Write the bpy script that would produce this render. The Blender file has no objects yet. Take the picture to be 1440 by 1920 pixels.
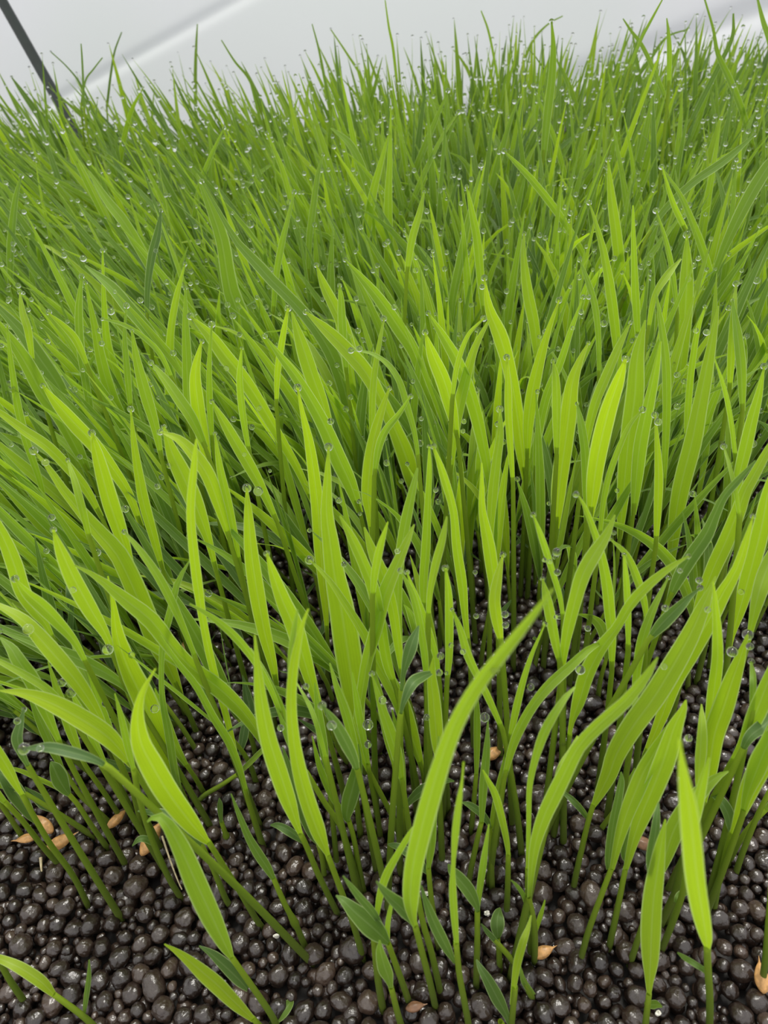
import bpy, math, random
import numpy as np
from mathutils import Vector, Matrix, noise
random.seed(7); rng = np.random.default_rng(7)
SC = bpy.context.scene; COL = SC.collection
R = math.radians

# ---------------------------------------------------------------- camera, sky, sun, exposure
CAM_H, PITCH, ROLL, LENS = 0.215, R(40), R(5), 26.0
FPX = LENS/36.0*1920.0
fwd = Vector((0, math.cos(PITCH), -math.sin(PITCH)))
r0 = Vector((1, 0, 0)); u0 = r0.cross(fwd)
right = r0*math.cos(ROLL) - u0*math.sin(ROLL)
up = u0*math.cos(ROLL) + r0*math.sin(ROLL)
right, up = (r0*math.cos(ROLL) - u0*math.sin(ROLL)), (r0*math.sin(ROLL) + u0*math.cos(ROLL))
CAM = Vector((0, 0, CAM_H))
cam_d = bpy.data.cameras.new('camera'); cam = bpy.data.objects.new('camera', cam_d); COL.objects.link(cam)
cam.matrix_world = Matrix(((right.x, up.x, -fwd.x, CAM.x), (right.y, up.y, -fwd.y, CAM.y), (right.z, up.z, -fwd.z, CAM.z), (0, 0, 0, 1)))
cam_d.sensor_fit = 'VERTICAL'; cam_d.sensor_height = 36.0; cam_d.sensor_width = 27.0; cam_d.lens = LENS
cam_d.clip_start = 0.005; cam_d.clip_end = 20
cam_d.dof.use_dof = True; cam_d.dof.focus_distance = 0.22; cam_d.dof.aperture_fstop = 28.0
SC.camera = cam
SC.view_settings.view_transform = 'Standard'; SC.view_settings.look = 'None'
SC.view_settings.gamma = 1.0; SC.view_settings.use_curve_mapping = False
SC.view_settings.exposure = 0.38
cy = SC.cycles
cy.max_bounces = 10; cy.diffuse_bounces = 4; cy.glossy_bounces = 3; cy.transmission_bounces = 8; cy.transparent_max_bounces = 8
cy.caustics_reflective = False; cy.caustics_refractive = True

W = bpy.data.worlds.new('world'); SC.world = W; W.use_nodes = True
wn = W.node_tree.nodes; wl = W.node_tree.links; wn.clear()
wo = wn.new('ShaderNodeOutputWorld'); wb = wn.new('ShaderNodeBackground'); tc = wn.new('ShaderNodeTexCoord')
sx = wn.new('ShaderNodeSeparateXYZ'); rp = wn.new('ShaderNodeValToRGB')
wl.new(tc.outputs['Generated'], sx.inputs[0]); wl.new(sx.outputs['Z'], rp.inputs[0]); wl.new(rp.outputs[0], wb.inputs[0]); wl.new(wb.outputs[0], wo.inputs[0])
rp.color_ramp.elements[0].position = 0.0; rp.color_ramp.elements[0].color = (0.62, 0.63, 0.66, 1)
rp.color_ramp.elements[1].position = 1.0; rp.color_ramp.elements[1].color = (1, 1, 0.98, 1)
wb.inputs[1].default_value = 1.15
sd = bpy.data.lights.new('sun', 'SUN'); sun = bpy.data.objects.new('sun', sd); COL.objects.link(sun)
sd.energy = 2.4; sd.angle = R(24); sd.color = (1, 0.97, 0.9)
sun.rotation_euler = Vector((0.10, 0.36, 0.90)).to_track_quat('Z', 'Y').to_euler()

# ---------------------------------------------------------------- helpers
ORD = 'first second third fourth fifth sixth seventh eighth ninth tenth eleventh twelfth thirteenth fourteenth fifteenth sixteenth seventeenth eighteenth nineteenth twentieth'.split()
for t_, n_ in (('twenty', 'thirtieth'), ('thirty', 'fortieth'), ('forty', 'fiftieth'), ('fifty', 'sixtieth'), ('sixty', 'seventieth'), ('seventy', 'eightieth'), ('eighty', 'ninetieth'), ('ninety', 'hundredth')):
    ORD += [t_+'-'+o_ for o_ in ORD[:9]]+[n_]
def ray(px, py):
    v = fwd*FPX + right*(px-720.0) - up*(py-960.0)
    return v.normalized()
def on_plane(px, py, d, k=0.0):
    """point of the pixel's ray on the (almost) upright plane y = d + k*z"""
    r = ray(px, py); t = (d + k*CAM_H)/(r.y - k*r.z); return CAM + r*t
def on_ground(px, py, z=0.0):
    r = ray(px, py); t = (z-CAM_H)/r.z; return CAM + r*t
def project(p):
    v = Vector(p)-CAM; z = v.dot(fwd)
    if z <= 1e-4: return None
    return (720+FPX*v.dot(right)/z, 960-FPX*v.dot(up)/z, z)

def mat(name):
    m = bpy.data.materials.new(name); m.use_nodes = True
    n = m.node_tree.nodes; l = m.node_tree.links; n.clear()
    o = n.new('ShaderNodeOutputMaterial'); return m, n, l, o
def ramp(n, stops, interp='LINEAR'):
    r = n.new('ShaderNodeValToRGB'); r.color_ramp.interpolation = interp
    e = r.color_ramp.elements
    while len(e) < len(stops): e.new(0.5)
    for k, (p, c) in enumerate(stops): e[k].position = p; e[k].color = (*c, 1)
    return r
def mth(n, l, op, a, b=None, clamp=False):
    m = n.new('ShaderNodeMath'); m.operation = op; m.use_clamp = clamp
    for k, v in enumerate((a, b)):
        if v is None: continue
        if isinstance(v, (int, float)): m.inputs[k].default_value = v
        else: l.new(v, m.inputs[k])
    return m.outputs[0]

def leaf_material():
    m, n, l, o = mat('rice_leaf')
    at = n.new('ShaderNodeAttribute'); at.attribute_name = 'leaf'
    s = n.new('ShaderNodeSeparateColor'); l.new(at.outputs['Color'], s.inputs[0])
    tone, acr, alo = s.outputs[0], s.outputs[1], s.outputs[2]     # kind of leaf, 0..1 across, 0..1 along
    col = ramp(n, [(0.0, (0.40, 0.54, 0.03)), (0.35, (0.25, 0.40, 0.04)), (0.7, (0.15, 0.26, 0.05)), (1.0, (0.10, 0.185, 0.06))]); l.new(tone, col.inputs[0])
    trn = ramp(n, [(0.0, (0.54, 0.78, 0.012)), (0.35, (0.38, 0.60, 0.015)), (0.7, (0.21, 0.36, 0.02)), (1.0, (0.11, 0.20, 0.035))]); l.new(tone, trn.inputs[0])
    # long parallel veins
    cx = n.new('ShaderNodeCombineXYZ'); l.new(mth(n, l, 'MULTIPLY', acr, 26.0), cx.inputs[0]); l.new(mth(n, l, 'MULTIPLY', alo, 2.0), cx.inputs[1]); l.new(mth(n, l, 'MULTIPLY', tone, 40.0), cx.inputs[2])
    nz = n.new('ShaderNodeTexNoise'); nz.inputs['Scale'].default_value = 1.0; nz.inputs['Detail'].default_value = 2.0; l.new(cx.outputs[0], nz.inputs['Vector'])
    vein = mth(n, l, 'MULTIPLY_ADD', nz.outputs[0], 0.36); vein.node.inputs[2].default_value = 0.82
    # pale margins and midrib
    e = mth(n, l, 'MULTIPLY', mth(n, l, 'ABSOLUTE', mth(n, l, 'SUBTRACT', acr, 0.5)), 2.0)
    edge = n.new('ShaderNodeMapRange'); l.new(e, edge.inputs[0]); edge.inputs[1].default_value = 0.84; edge.inputs[2].default_value = 0.97; edge.inputs[4].default_value = 0.6
    rib = n.new('ShaderNodeMapRange'); l.new(e, rib.inputs[0]); rib.inputs[1].default_value = 0.14; rib.inputs[2].default_value = 0.0; rib.inputs[4].default_value = 0.16
    k = mth(n, l, 'MAXIMUM', edge.outputs[0], rib.outputs[0])
    def shade(c):
        a = n.new('ShaderNodeVectorMath'); a.operation = 'SCALE'; l.new(c.outputs[0], a.inputs[0]); l.new(vein, a.inputs['Scale'])
        x = n.new('ShaderNodeMix'); x.data_type = 'RGBA'; l.new(k, x.inputs[0]); l.new(a.outputs[0], x.inputs[6]); x.inputs[7].default_value = (0.66, 0.80, 0.36, 1)
        return x.outputs[2]
    bmp = n.new('ShaderNodeBump'); bmp.inputs['Strength'].default_value = 0.25; bmp.inputs['Distance'].default_value = 0.0002; l.new(nz.outputs[0], bmp.inputs['Height'])
    p = n.new('ShaderNodeBsdfPrincipled'); l.new(shade(col), p.inputs['Base Color']); p.inputs['Roughness'].default_value = 0.48
    p.inputs['Specular IOR Level'].default_value = 0.38; p.inputs['Sheen Weight'].default_value = 0.05; p.inputs['Sheen Roughness'].default_value = 0.4
    l.new(bmp.outputs[0], p.inputs['Normal'])
    t = n.new('ShaderNodeBsdfTranslucent'); l.new(shade(trn), t.inputs[0]); l.new(bmp.outputs[0], t.inputs['Normal'])
    mx = n.new('ShaderNodeMixShader'); mx.inputs[0].default_value = 0.5; l.new(p.outputs[0], mx.inputs[1]); l.new(t.outputs[0], mx.inputs[2])
    l.new(mx.outputs[0], o.inputs[0]); return m
def stem_material():
    m, n, l, o = mat('rice_stem')
    at = n.new('ShaderNodeAttribute'); at.attribute_name = 'leaf'
    s = n.new('ShaderNodeSeparateColor'); l.new(at.outputs['Color'], s.inputs[0])
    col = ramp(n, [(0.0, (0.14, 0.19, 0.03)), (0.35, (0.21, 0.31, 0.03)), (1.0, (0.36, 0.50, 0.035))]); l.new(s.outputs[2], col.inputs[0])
    p = n.new('ShaderNodeBsdfPrincipled'); l.new(col.outputs[0], p.inputs['Base Color']); p.inputs['Roughness'].default_value = 0.4
    p.inputs['Subsurface Weight'].default_value = 0.0
    t = n.new('ShaderNodeBsdfTranslucent'); l.new(col.outputs[0], t.inputs[0])
    mx = n.new('ShaderNodeMixShader'); mx.inputs[0].default_value = 0.42; l.new(p.outputs[0], mx.inputs[1]); l.new(t.outputs[0], mx.inputs[2])
    l.new(mx.outputs[0], o.inputs[0]); return m
def granule_material():
    m, n, l, o = mat('wet_granule')
    g = n.new('ShaderNodeNewGeometry'); oi = n.new('ShaderNodeTexCoord')
    isl = g.outputs['Random Per Island']; info = n.new('ShaderNodeObjectInfo')
    rnd = mth(n, l, 'FRACT', mth(n, l, 'ADD', isl, info.outputs['Random']))
    col = ramp(n, [(0.0, (0.014, 0.008, 0.0055)), (0.5, (0.025, 0.015, 0.0105)), (0.85, (0.039, 0.024, 0.0165)), (1.0, (0.056, 0.035, 0.024))]); l.new(rnd, col.inputs[0])
    mp = n.new('ShaderNodeMapping'); mp.inputs['Scale'].default_value = (1, 1, 0.45); l.new(g.outputs['Position'], mp.inputs[0])
    n1 = n.new('ShaderNodeTexNoise'); n1.inputs['Scale'].default_value = 1500; n1.inputs['Detail'].default_value = 3; l.new(mp.outputs[0], n1.inputs['Vector'])
    n2 = n.new('ShaderNodeTexNoise'); n2.inputs['Scale'].default_value = 420; n2.inputs['Detail'].default_value = 1; l.new(g.outputs['Position'], n2.inputs['Vector'])
    hsum = mth(n, l, 'ADD', n1.outputs[0], mth(n, l, 'MULTIPLY', n2.outputs[0], 2.0))
    b = n.new('ShaderNodeBump'); b.inputs['Strength'].default_value = 0.8; b.inputs['Distance'].default_value = 0.0002; l.new(hsum, b.inputs['Height'])
    p = n.new('ShaderNodeBsdfPrincipled'); l.new(col.outputs[0], p.inputs['Base Color']); p.inputs['Roughness'].default_value = 0.42
    p.inputs['Specular IOR Level'].default_value = 0.35; p.inputs['Coat Weight'].default_value = 1.0; p.inputs['Coat Roughness'].default_value = 0.13
    l.new(b.outputs[0], p.inputs['Normal']); l.new(b.outputs[0], p.inputs['Coat Normal'])
    l.new(p.outputs[0], o.inputs[0]); return m
def simple(name, c, rough=0.5, coat=0.0, bump=None, trans=0.0):
    m, n, l, o = mat(name)
    p = n.new('ShaderNodeBsdfPrincipled'); p.inputs['Roughness'].default_value = rough; p.inputs['Coat Weight'].default_value = coat
    g = n.new('ShaderNodeNewGeometry'); z = n.new('ShaderNodeTexNoise'); z.inputs['Scale'].default_value = bump or 300; l.new(g.outputs['Position'], z.inputs['Vector'])
    cr = ramp(n, [(0.3, tuple(x*0.72 for x in c)), (0.7, tuple(min(1, x*1.2) for x in c))]); l.new(z.outputs[0], cr.inputs[0]); l.new(cr.outputs[0], p.inputs['Base Color'])
    b = n.new('ShaderNodeBump'); b.inputs['Strength'].default_value = 0.4; b.inputs['Distance'].default_value = 0.0003; l.new(z.outputs[0], b.inputs['Height']); l.new(b.outputs[0], p.inputs['Normal'])
    if trans:
        t = n.new('ShaderNodeBsdfTranslucent'); l.new(cr.outputs[0], t.inputs[0]); mx = n.new('ShaderNodeMixShader'); mx.inputs[0].default_value = trans
        l.new(p.outputs[0], mx.inputs[1]); l.new(t.outputs[0], mx.inputs[2]); l.new(mx.outputs[0], o.inputs[0])
    else: l.new(p.outputs[0], o.inputs[0])
    return m
def water_material():
    m, n, l, o = mat('water')
    p = n.new('ShaderNodeBsdfGlass'); p.inputs['IOR'].default_value = 1.33; p.inputs['Roughness'].default_value = 0.0; p.inputs['Color'].default_value = (1, 1, 1, 1)
    l.new(p.outputs[0], o.inputs[0]); return m
def film_material():
    m, n, l, o = mat('white_film')
    g = n.new('ShaderNodeNewGeometry'); z = n.new('ShaderNodeTexNoise'); z.inputs['Scale'].default_value = 2.2; z.inputs['Detail'].default_value = 2; l.new(g.outputs['Position'], z.inputs['Vector'])
    cr = ramp(n, [(0.40, (0.79, 0.825, 0.82)), (0.60, (0.84, 0.84, 0.885))]); l.new(z.outputs[0], cr.inputs[0])
    d = n.new('ShaderNodeBsdfPrincipled'); l.new(cr.outputs[0], d.inputs['Base Color']); d.inputs['Roughness'].default_value = 0.35
    t = n.new('ShaderNodeBsdfTranslucent'); l.new(cr.outputs[0], t.inputs[0])
    mx = n.new('ShaderNodeMixShader'); mx.inputs[0].default_value = 0.55; l.new(d.outputs[0], mx.inputs[1]); l.new(t.outputs[0], mx.inputs[2])
    l.new(mx.outputs[0], o.inputs[0]); return m
M_LEAF, M_STEM, M_GRAN, M_WATER, M_FILM = leaf_material(), stem_material(), granule_material(), water_material(), film_material()
M_SOIL = simple('dark_soil', (0.016, 0.012, 0.010), 0.6, 0.0, 500)
M_HUSK = simple('seed_husk', (0.66, 0.36, 0.13), 0.5, 0.2, 900, 0.25)
M_HUSKD = simple('dark_husk', (0.20, 0.10, 0.05), 0.5, 0.2, 900)
M_ROOT = simple('pale_root', (0.62, 0.52, 0.32), 0.5, 0.2, 900, 0.3)
M_POLE = simple('green_pole', (0.008, 0.016, 0.010), 0.45, 0.0, 120)
M_CHIP = simple('pale_chip', (0.75, 0.72, 0.62), 0.4, 0.2, 900)

class MB:
    """collects quads and their leaf attribute, builds one mesh"""
    def __init__(s): s.v = []; s.f = []; s.a = []; s.m = []; s.n = 0
    def add(s, v, f, a, mi=0):
        s.v.append(np.asarray(v, np.float32)); s.f.append(np.asarray(f, np.int32)+s.n); s.a.append(np.asarray(a, np.float32)); s.m.append(np.full(len(f), mi, np.int32)); s.n += len(v)
    def mesh(s, name, mats, attr=True):
        v = np.concatenate(s.v); f = np.concatenate(s.f); k = f.shape[1]
        me = bpy.data.meshes.new(name); me.vertices.add(len(v)); me.vertices.foreach_set('co', v.ravel())
        me.loops.add(f.size); me.loops.foreach_set('vertex_index', f.ravel())
        me.polygons.add(len(f)); me.polygons.foreach_set('loop_start', np.arange(0, f.size, k, dtype=np.int32))
        me.polygons.foreach_set('loop_total', np.full(len(f), k, np.int32)) if False else None
        for m in mats: me.materials.append(m)
        me.polygons.foreach_set('material_index', np.concatenate(s.m)); me.polygons.foreach_set('use_smooth', np.ones(len(f), bool))
        me.update(calc_edges=True)
        if attr:
            at = me.attributes.new('leaf', 'FLOAT_COLOR', 'POINT'); a = np.concatenate(s.a)
            c = np.ones((len(v), 4), np.float32); c[:, :3] = a; at.data.foreach_set('color', c.ravel())
        return me
    def build(s, name, mats, parent=None):
        o = bpy.data.objects.new(name, s.mesh(name, mats)); COL.objects.link(o)
        if parent: o.parent = parent
        return o

def resample(P, n):
    """P: (m,k) control values; Catmull-Rom through them, n samples evenly by length of the first three"""
    P = np.asarray(P, float)
    if len(P) == 2: P = np.array([P[0], (P[0]+P[1])/2, P[1]])
    Q = np.vstack([2*P[0]-P[1], P, 2*P[-1]-P[-2]]); out = []
    for i in range(1, len(Q)-2):
        for t in np.linspace(0, 1, 8, endpoint=False):
            a, b, c, d = Q[i-1], Q[i], Q[i+1], Q[i+2]
            out.append(0.5*((2*b)+(-a+c)*t+(2*a-5*b+4*c-d)*t*t+(-a+3*b-3*c+d)*t**3))
    out.append(P[-1]); out = np.array(out)
    s = np.concatenate([[0], np.cumsum(np.linalg.norm(np.diff(out[:, :3], axis=0), axis=1))]); u = np.linspace(0, s[-1], n)
    return np.array([np.interp(u, s, out[:, j]) for j in range(out.shape[1])]).T

def ribbon(mb, P, Wd, tone, side=None, yaw=0.0, fold=0.16, na=5, mi=0, wave=0.0):
    """leaf blade from base to tip. P (n,3), Wd (n) widths, side: fixed width direction or None = turned to the camera, then yawed"""
    P = np.asarray(P); n = len(P); T = np.gradient(P, axis=0); T /= np.linalg.norm(T, axis=1)[:, None]+1e-12
    if side is None:
        V = np.array(CAM)-P; S = np.cross(T, V)
        S /= np.linalg.norm(S, axis=1)[:, None]+1e-12
    else:
        S = np.tile(np.asarray(side, float), (n, 1)); S -= (S*T).sum(1)[:, None]*T; S /= np.linalg.norm(S, axis=1)[:, None]+1e-12
    N = np.cross(S, T)
    yw = yaw + wave*np.sin(np.linspace(0, 5, n)); c = np.cos(yw)[:, None]; s_ = np.sin(yw)[:, None]
    S, N = S*c+N*s_, N*c-S*s_
    a = np.linspace(-1, 1, na)
    h = (Wd/2)[:, None, None]
    V = P[:, None, :] + S[:, None, :]*a[None, :, None]*h + N[:, None, :]*(fold*(np.abs(a)**1.3))[None, :, None]*2*h
    I = np.arange(n*na).reshape(n, na)
    F = np.stack([I[:-1, :-1], I[:-1, 1:], I[1:, 1:], I[1:, :-1]], -1).reshape(-1, 4)
    A = np.zeros((n, na, 3)); A[..., 0] = tone; A[..., 1] = (a*0.5+0.5)[None]; A[..., 2] = np.linspace(0, 1, n)[:, None]
    mb.add(V.reshape(-1, 3), F, A.reshape(-1, 3), mi)
def tube(mb, P, Rd, ns=8, mi=0, tone=0.3, cap=True):
    P = np.asarray(P, float); n = len(P); Rd = np.broadcast_to(Rd, (n,)); T = np.gradient(P, axis=0); T /= np.linalg.norm(T, axis=1)[:, None]+1e-12
    ref = np.array([0.3, 1, 0.1]); A = np.cross(T, ref); A /= np.linalg.norm(A, axis=1)[:, None]; B = np.cross(T, A)
    th = np.linspace(0, 2*np.pi, ns, endpoint=False)
    V = P[:, None]+(A[:, None]*np.cos(th)[None, :, None]+B[:, None]*np.sin(th)[None, :, None])*Rd[:, None, None]
    I = np.arange(n*ns).reshape(n, ns); J = np.roll(I, -1, 1)
    F = np.stack([I[:-1], J[:-1], J[1:], I[1:]], -1).reshape(-1, 4)
    At = np.zeros((n, ns, 3)); At[..., 0] = tone; At[..., 1] = 0.3; At[..., 2] = np.linspace(0, 1, n)[:, None]
    mb.add(V.reshape(-1, 3), F, At.reshape(-1, 3), mi)
def ico(sub):
    import bmesh
    bm = bmesh.new(); bmesh.ops.create_icosphere(bm, subdivisions=sub, radius=1.0)
    v = np.array([x.co[:] for x in bm.verts]); f = np.array([[y.index for y in x.verts] for x in bm.faces]); bm.free(); return v, f
def empty(name, loc, label, cat, group=None):
    o = bpy.data.objects.new(name, None); COL.objects.link(o); o.location = loc; o.empty_display_size = 0.005
    tag(o, label, cat, group); return o
def tag(o, label=None, cat=None, group=None, kind=None):
    if label: o['label'] = label
    if cat: o['category'] = cat
    if group: o['group'] = group
    if kind: o['kind'] = kind

# ---------------------------------------------------------------- setting: ground below the granules, plastic film behind
def plane_mesh(name, x0, x1, y0, y1, z):
    me = bpy.data.meshes.new(name); me.from_pydata([(x0, y0, z), (x1, y0, z), (x1, y1, z), (x0, y1, z)], [], [(0, 1, 2, 3)]); me.update(); return me
fl = bpy.data.objects.new('floor', plane_mesh('floor', -2, 2, -1.2, 1.6, -0.0062)); COL.objects.link(fl); fl.data.materials.append(M_SOIL); tag(fl, kind='structure')
FY = 0.92
def film():
    nx, nz = 700, 260; X = np.linspace(-1.7, 1.7, nx); S = np.linspace(0, 1, nz)**1.5*0.95
    a1, b1 = on_plane(130, 175, FY), on_plane(455, -5, FY); a2, b2 = on_plane(1275, 72, FY), on_plane(1450, 5, FY)
    def dist(x, z, a, b):
        dx, dz = b.x-a.x, b.z-a.z; L = math.hypot(dx, dz); return ((x-a.x)*dz-(z-a.z)*dx)/L
    V = []
    for s in S:
        for x in X:
            ang = max(0.0, s-0.35)*1.0; rr = 0.9
            if s < 0.35: y, z = FY, s
            else: y, z = FY-rr*(1-math.cos((s-0.35)/rr)), 0.35+rr*math.sin((s-0.35)/rr)
            d1 = dist(x, z, a1, b1); d2 = dist(x, z, a2, b2)
            y -= 0.0028*math.exp(-(d1/0.005)**2) + 0.007*math.exp(-(d2/0.012)**2)
            y += 0.012*noise.noise((x*2.5, z*4, 0.3))
            V.append((x, y, z))
    I = np.arange(nx*nz).reshape(nz, nx); F = np.stack([I[:-1, :-1], I[:-1, 1:], I[1:, 1:], I[1:, :-1]], -1).reshape(-1, 4)
    me = bpy.data.meshes.new('wall_back'); me.from_pydata(V, [], F.tolist()); me.polygons.foreach_set('use_smooth', [True]*len(F)); me.materials.append(M_FILM); me.update()
    o = bpy.data.objects.new('wall_back', me); COL.objects.link(o); tag(o, kind='structure')
film()

# ---------------------------------------------------------------- dark green pole behind the seedlings
def pole():
    a, b = on_plane(106, 196, 0.66), on_plane(0, 12, 0.72); dirv = (b-a).normalized(); foot = a-dirv*(a.z/dirv.z); top = a+dirv*0.42
    root = empty('support_pole', (foot.x, foot.y, 0), 'thin dark green pole slanting up behind the seedlings in front of the white film', 'pole')
    mb = MB(); P = resample([foot-root.location, (foot+top)/2+Vector((0.004, 0, 0))-root.location, top-root.location], 24); tube(mb, P, 0.0041, 16); mb.build('pole_shaft', [M_POLE], root)
    m2 = MB(); e = np.array(top-root.location); tube(m2, [e, e+np.array(dirv)*0.003, e+np.array(dirv)*0.005], [0.0043, 0.0043, 0.0001], 16); m2.build('end_cap', [M_POLE], root)
    m3 = MB(); e = np.array(foot-root.location); tube(m3, [e-np.array(dirv)*0.0, e+np.array(dirv)*0.01], [0.0048, 0.0043], 16); m3.build('foot', [M_POLE], root)
pole()

# ---------------------------------------------------------------- granules
MARKS = [('the seed husks on the pole side', 90, 1570), ('the pale pointed husk', 285, 1590), ('the pole side front corner', 60, 1860), ('the hooked pale blade', 380, 1720), ('the short lance blade', 350, 1860),
         ('the lone diagonal stem', 170, 1700), ('the swollen joint stem', 540, 1730), ('the wide paddle leaf', 650, 1740), ('the tiny dull front leaf', 545, 1890), ('the folded spindle leaf', 730, 1880),
         ('the slender twisted blade', 870, 1860), ('the round leaved sprout', 935, 1750), ('the orange front husk', 1020, 1800), ('the slanting seedlings', 1100, 1760), ('the pinched spindle foot', 1215, 1880),
         ('the glossy spindle foot', 1330, 1870), ('the corner opposite the pole', 1420, 1890), ('the brown cupped husk', 1200, 1580), ('the dull spoon leaf', 655, 1600), ('the hooked dull leaf', 1390, 1680)]
def granules():
    near = {}
    X0, X1, Y0, Y1 = -0.37, 0.37, -0.01, 0.36
    cell = 0.0035; grid = {}; G = []
    def ok(x, y, r, gr, pack):
        cx, cy_ = int(x//cell), int(y//cell)
        for i in range(cx-2, cx+3):
            for j in range(cy_-2, cy_+3):
                for (a, b, q) in gr.get((i, j), ()):
                    if (a-x)**2+(b-y)**2 < (pack*(q+r))**2: return False
        return True
    def wide(y): return 0.185+0.50*y
    for layer, (z0, pack) in enumerate(((-0.0005, 0.87), (-0.0033, 0.93))):
        gr = {}
        for r_lo, r_hi, tries in ((0.0029, 0.0034, 900), (0.0025, 0.0029, 7000), (0.0021, 0.0026, 42000), (0.0015, 0.0021, 110000), (0.0010, 0.0015, 100000)):
            if layer and r_lo < 0.001: continue
            for _ in range(tries if layer == 0 else tries//2):
                y = random.uniform(Y0, Y1); x = random.uniform(X0, X1)
                if abs(x) > wide(y): continue
                r = random.uniform(r_lo, r_hi)*0.93
                if ok(x, y, r, gr, pack):
                    gr.setdefault((int(x//cell), int(y//cell)), []).append((x, y, r)); G.append((x, y, z0+(r-0.0022)*0.5+random.uniform(-0.0006, 0.0006), r, layer))
    n_near = len(G)
    # far soil, seen only in chinks
    for y in np.arange(Y1, 0.66, 0.0042):
        w = wide(y)
        for x in np.arange(-w, w, 0.0042):
            G.append((x+random.uniform(-.0012, .0012), y+random.uniform(-.0012, .0012), random.uniform(-.0012, .0004), random.uniform(.0016, .0025), 0))
    def lump(sub, seed):
        v, f = ico(sub); out = []
        for p in v:
            q = Vector(p)*1.3+Vector((seed*7.1, 0, 0)); out.append(p*(1+0.13*noise.noise(q)+0.07*noise.noise(q*2.7)))
        return np.array(out), f
    hi = [lump(4, k) for k in range(6)]; mid = [lump(3, k) for k in range(6)]; lo = [lump(2, k) for k in range(6)]
    rank = []
    for i, (x, y, z, r, L) in enumerate(G[:n_near]):
        if L: continue
        p = project((x, y, z))
        if p and 0 < p[0] < 1440 and 1480 < p[1] < 1925: rank.append((-r/p[2], i, p))
    rank.sort(); single = {i: p for _, i, p in rank[:300]}
    meshes = []
    for k, (v, f) in enumerate(hi):
        me = bpy.data.meshes.new('soil_granule'); me.from_pydata(v.tolist(), [], f.tolist()); me.polygons.foreach_set('use_smooth', [True]*len(f)); me.materials.append(M_GRAN); me.update(); meshes.append(me)
    mb = MB()
    for i, (x, y, z, r, L) in enumerate(G):
        sc = np.array([r*random.uniform(.9, 1.08), r*random.uniform(.9, 1.08), r*random.uniform(.82, 1.0)])
        if random.random() < 0.25: sc[0] *= 1.22
        a, t = random.uniform(0, 6.28), random.uniform(-0.5, 0.5)
        if i in single:
            o = bpy.data.objects.new('soil_granule', meshes[i % 6]); COL.objects.link(o); o.location = (x, y, z); o.scale = sc; o.rotation_euler = (t, -t, a)
            px, py, _ = single[i]
            big = 'large' if r > 0.0024 else ('middling' if r > 0.00195 else 'small')
            tag(o, None, 'granule', 'soil granules on the bare front strip')
            mk = min(MARKS, key=lambda t: (t[1]-px)**2+(t[2]-py)**2)[0]; near.setdefault((big, mk), []).append((px, o))
        else:
            d = math.hypot(y, CAM_H); v, f = (mid if y < 0.20 and L == 0 else lo)[i % 6]
            M = np.array(Matrix.Rotation(a, 3, 'Z') @ Matrix.Rotation(t, 3, 'X')); mb.add((v*sc)@M.T+np.array([x, y, z]), f, np.zeros((len(v), 3)))
    for (big, mk), it in near.items():
        it.sort(key=lambda t: t[0])
        for n_, (_, q) in enumerate(it): q['label'] = '%s %s granule from the pole side beside %s' % (ORD[n_], big, mk)
    o = bpy.data.objects.new('soil_granules', mb.mesh('soil_granules', [M_GRAN], attr=False)); COL.objects.link(o)
    tag(o, 'bed of dark brown wet round soil granules under the seedlings', 'granules', None, 'stuff')
granules()

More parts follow.
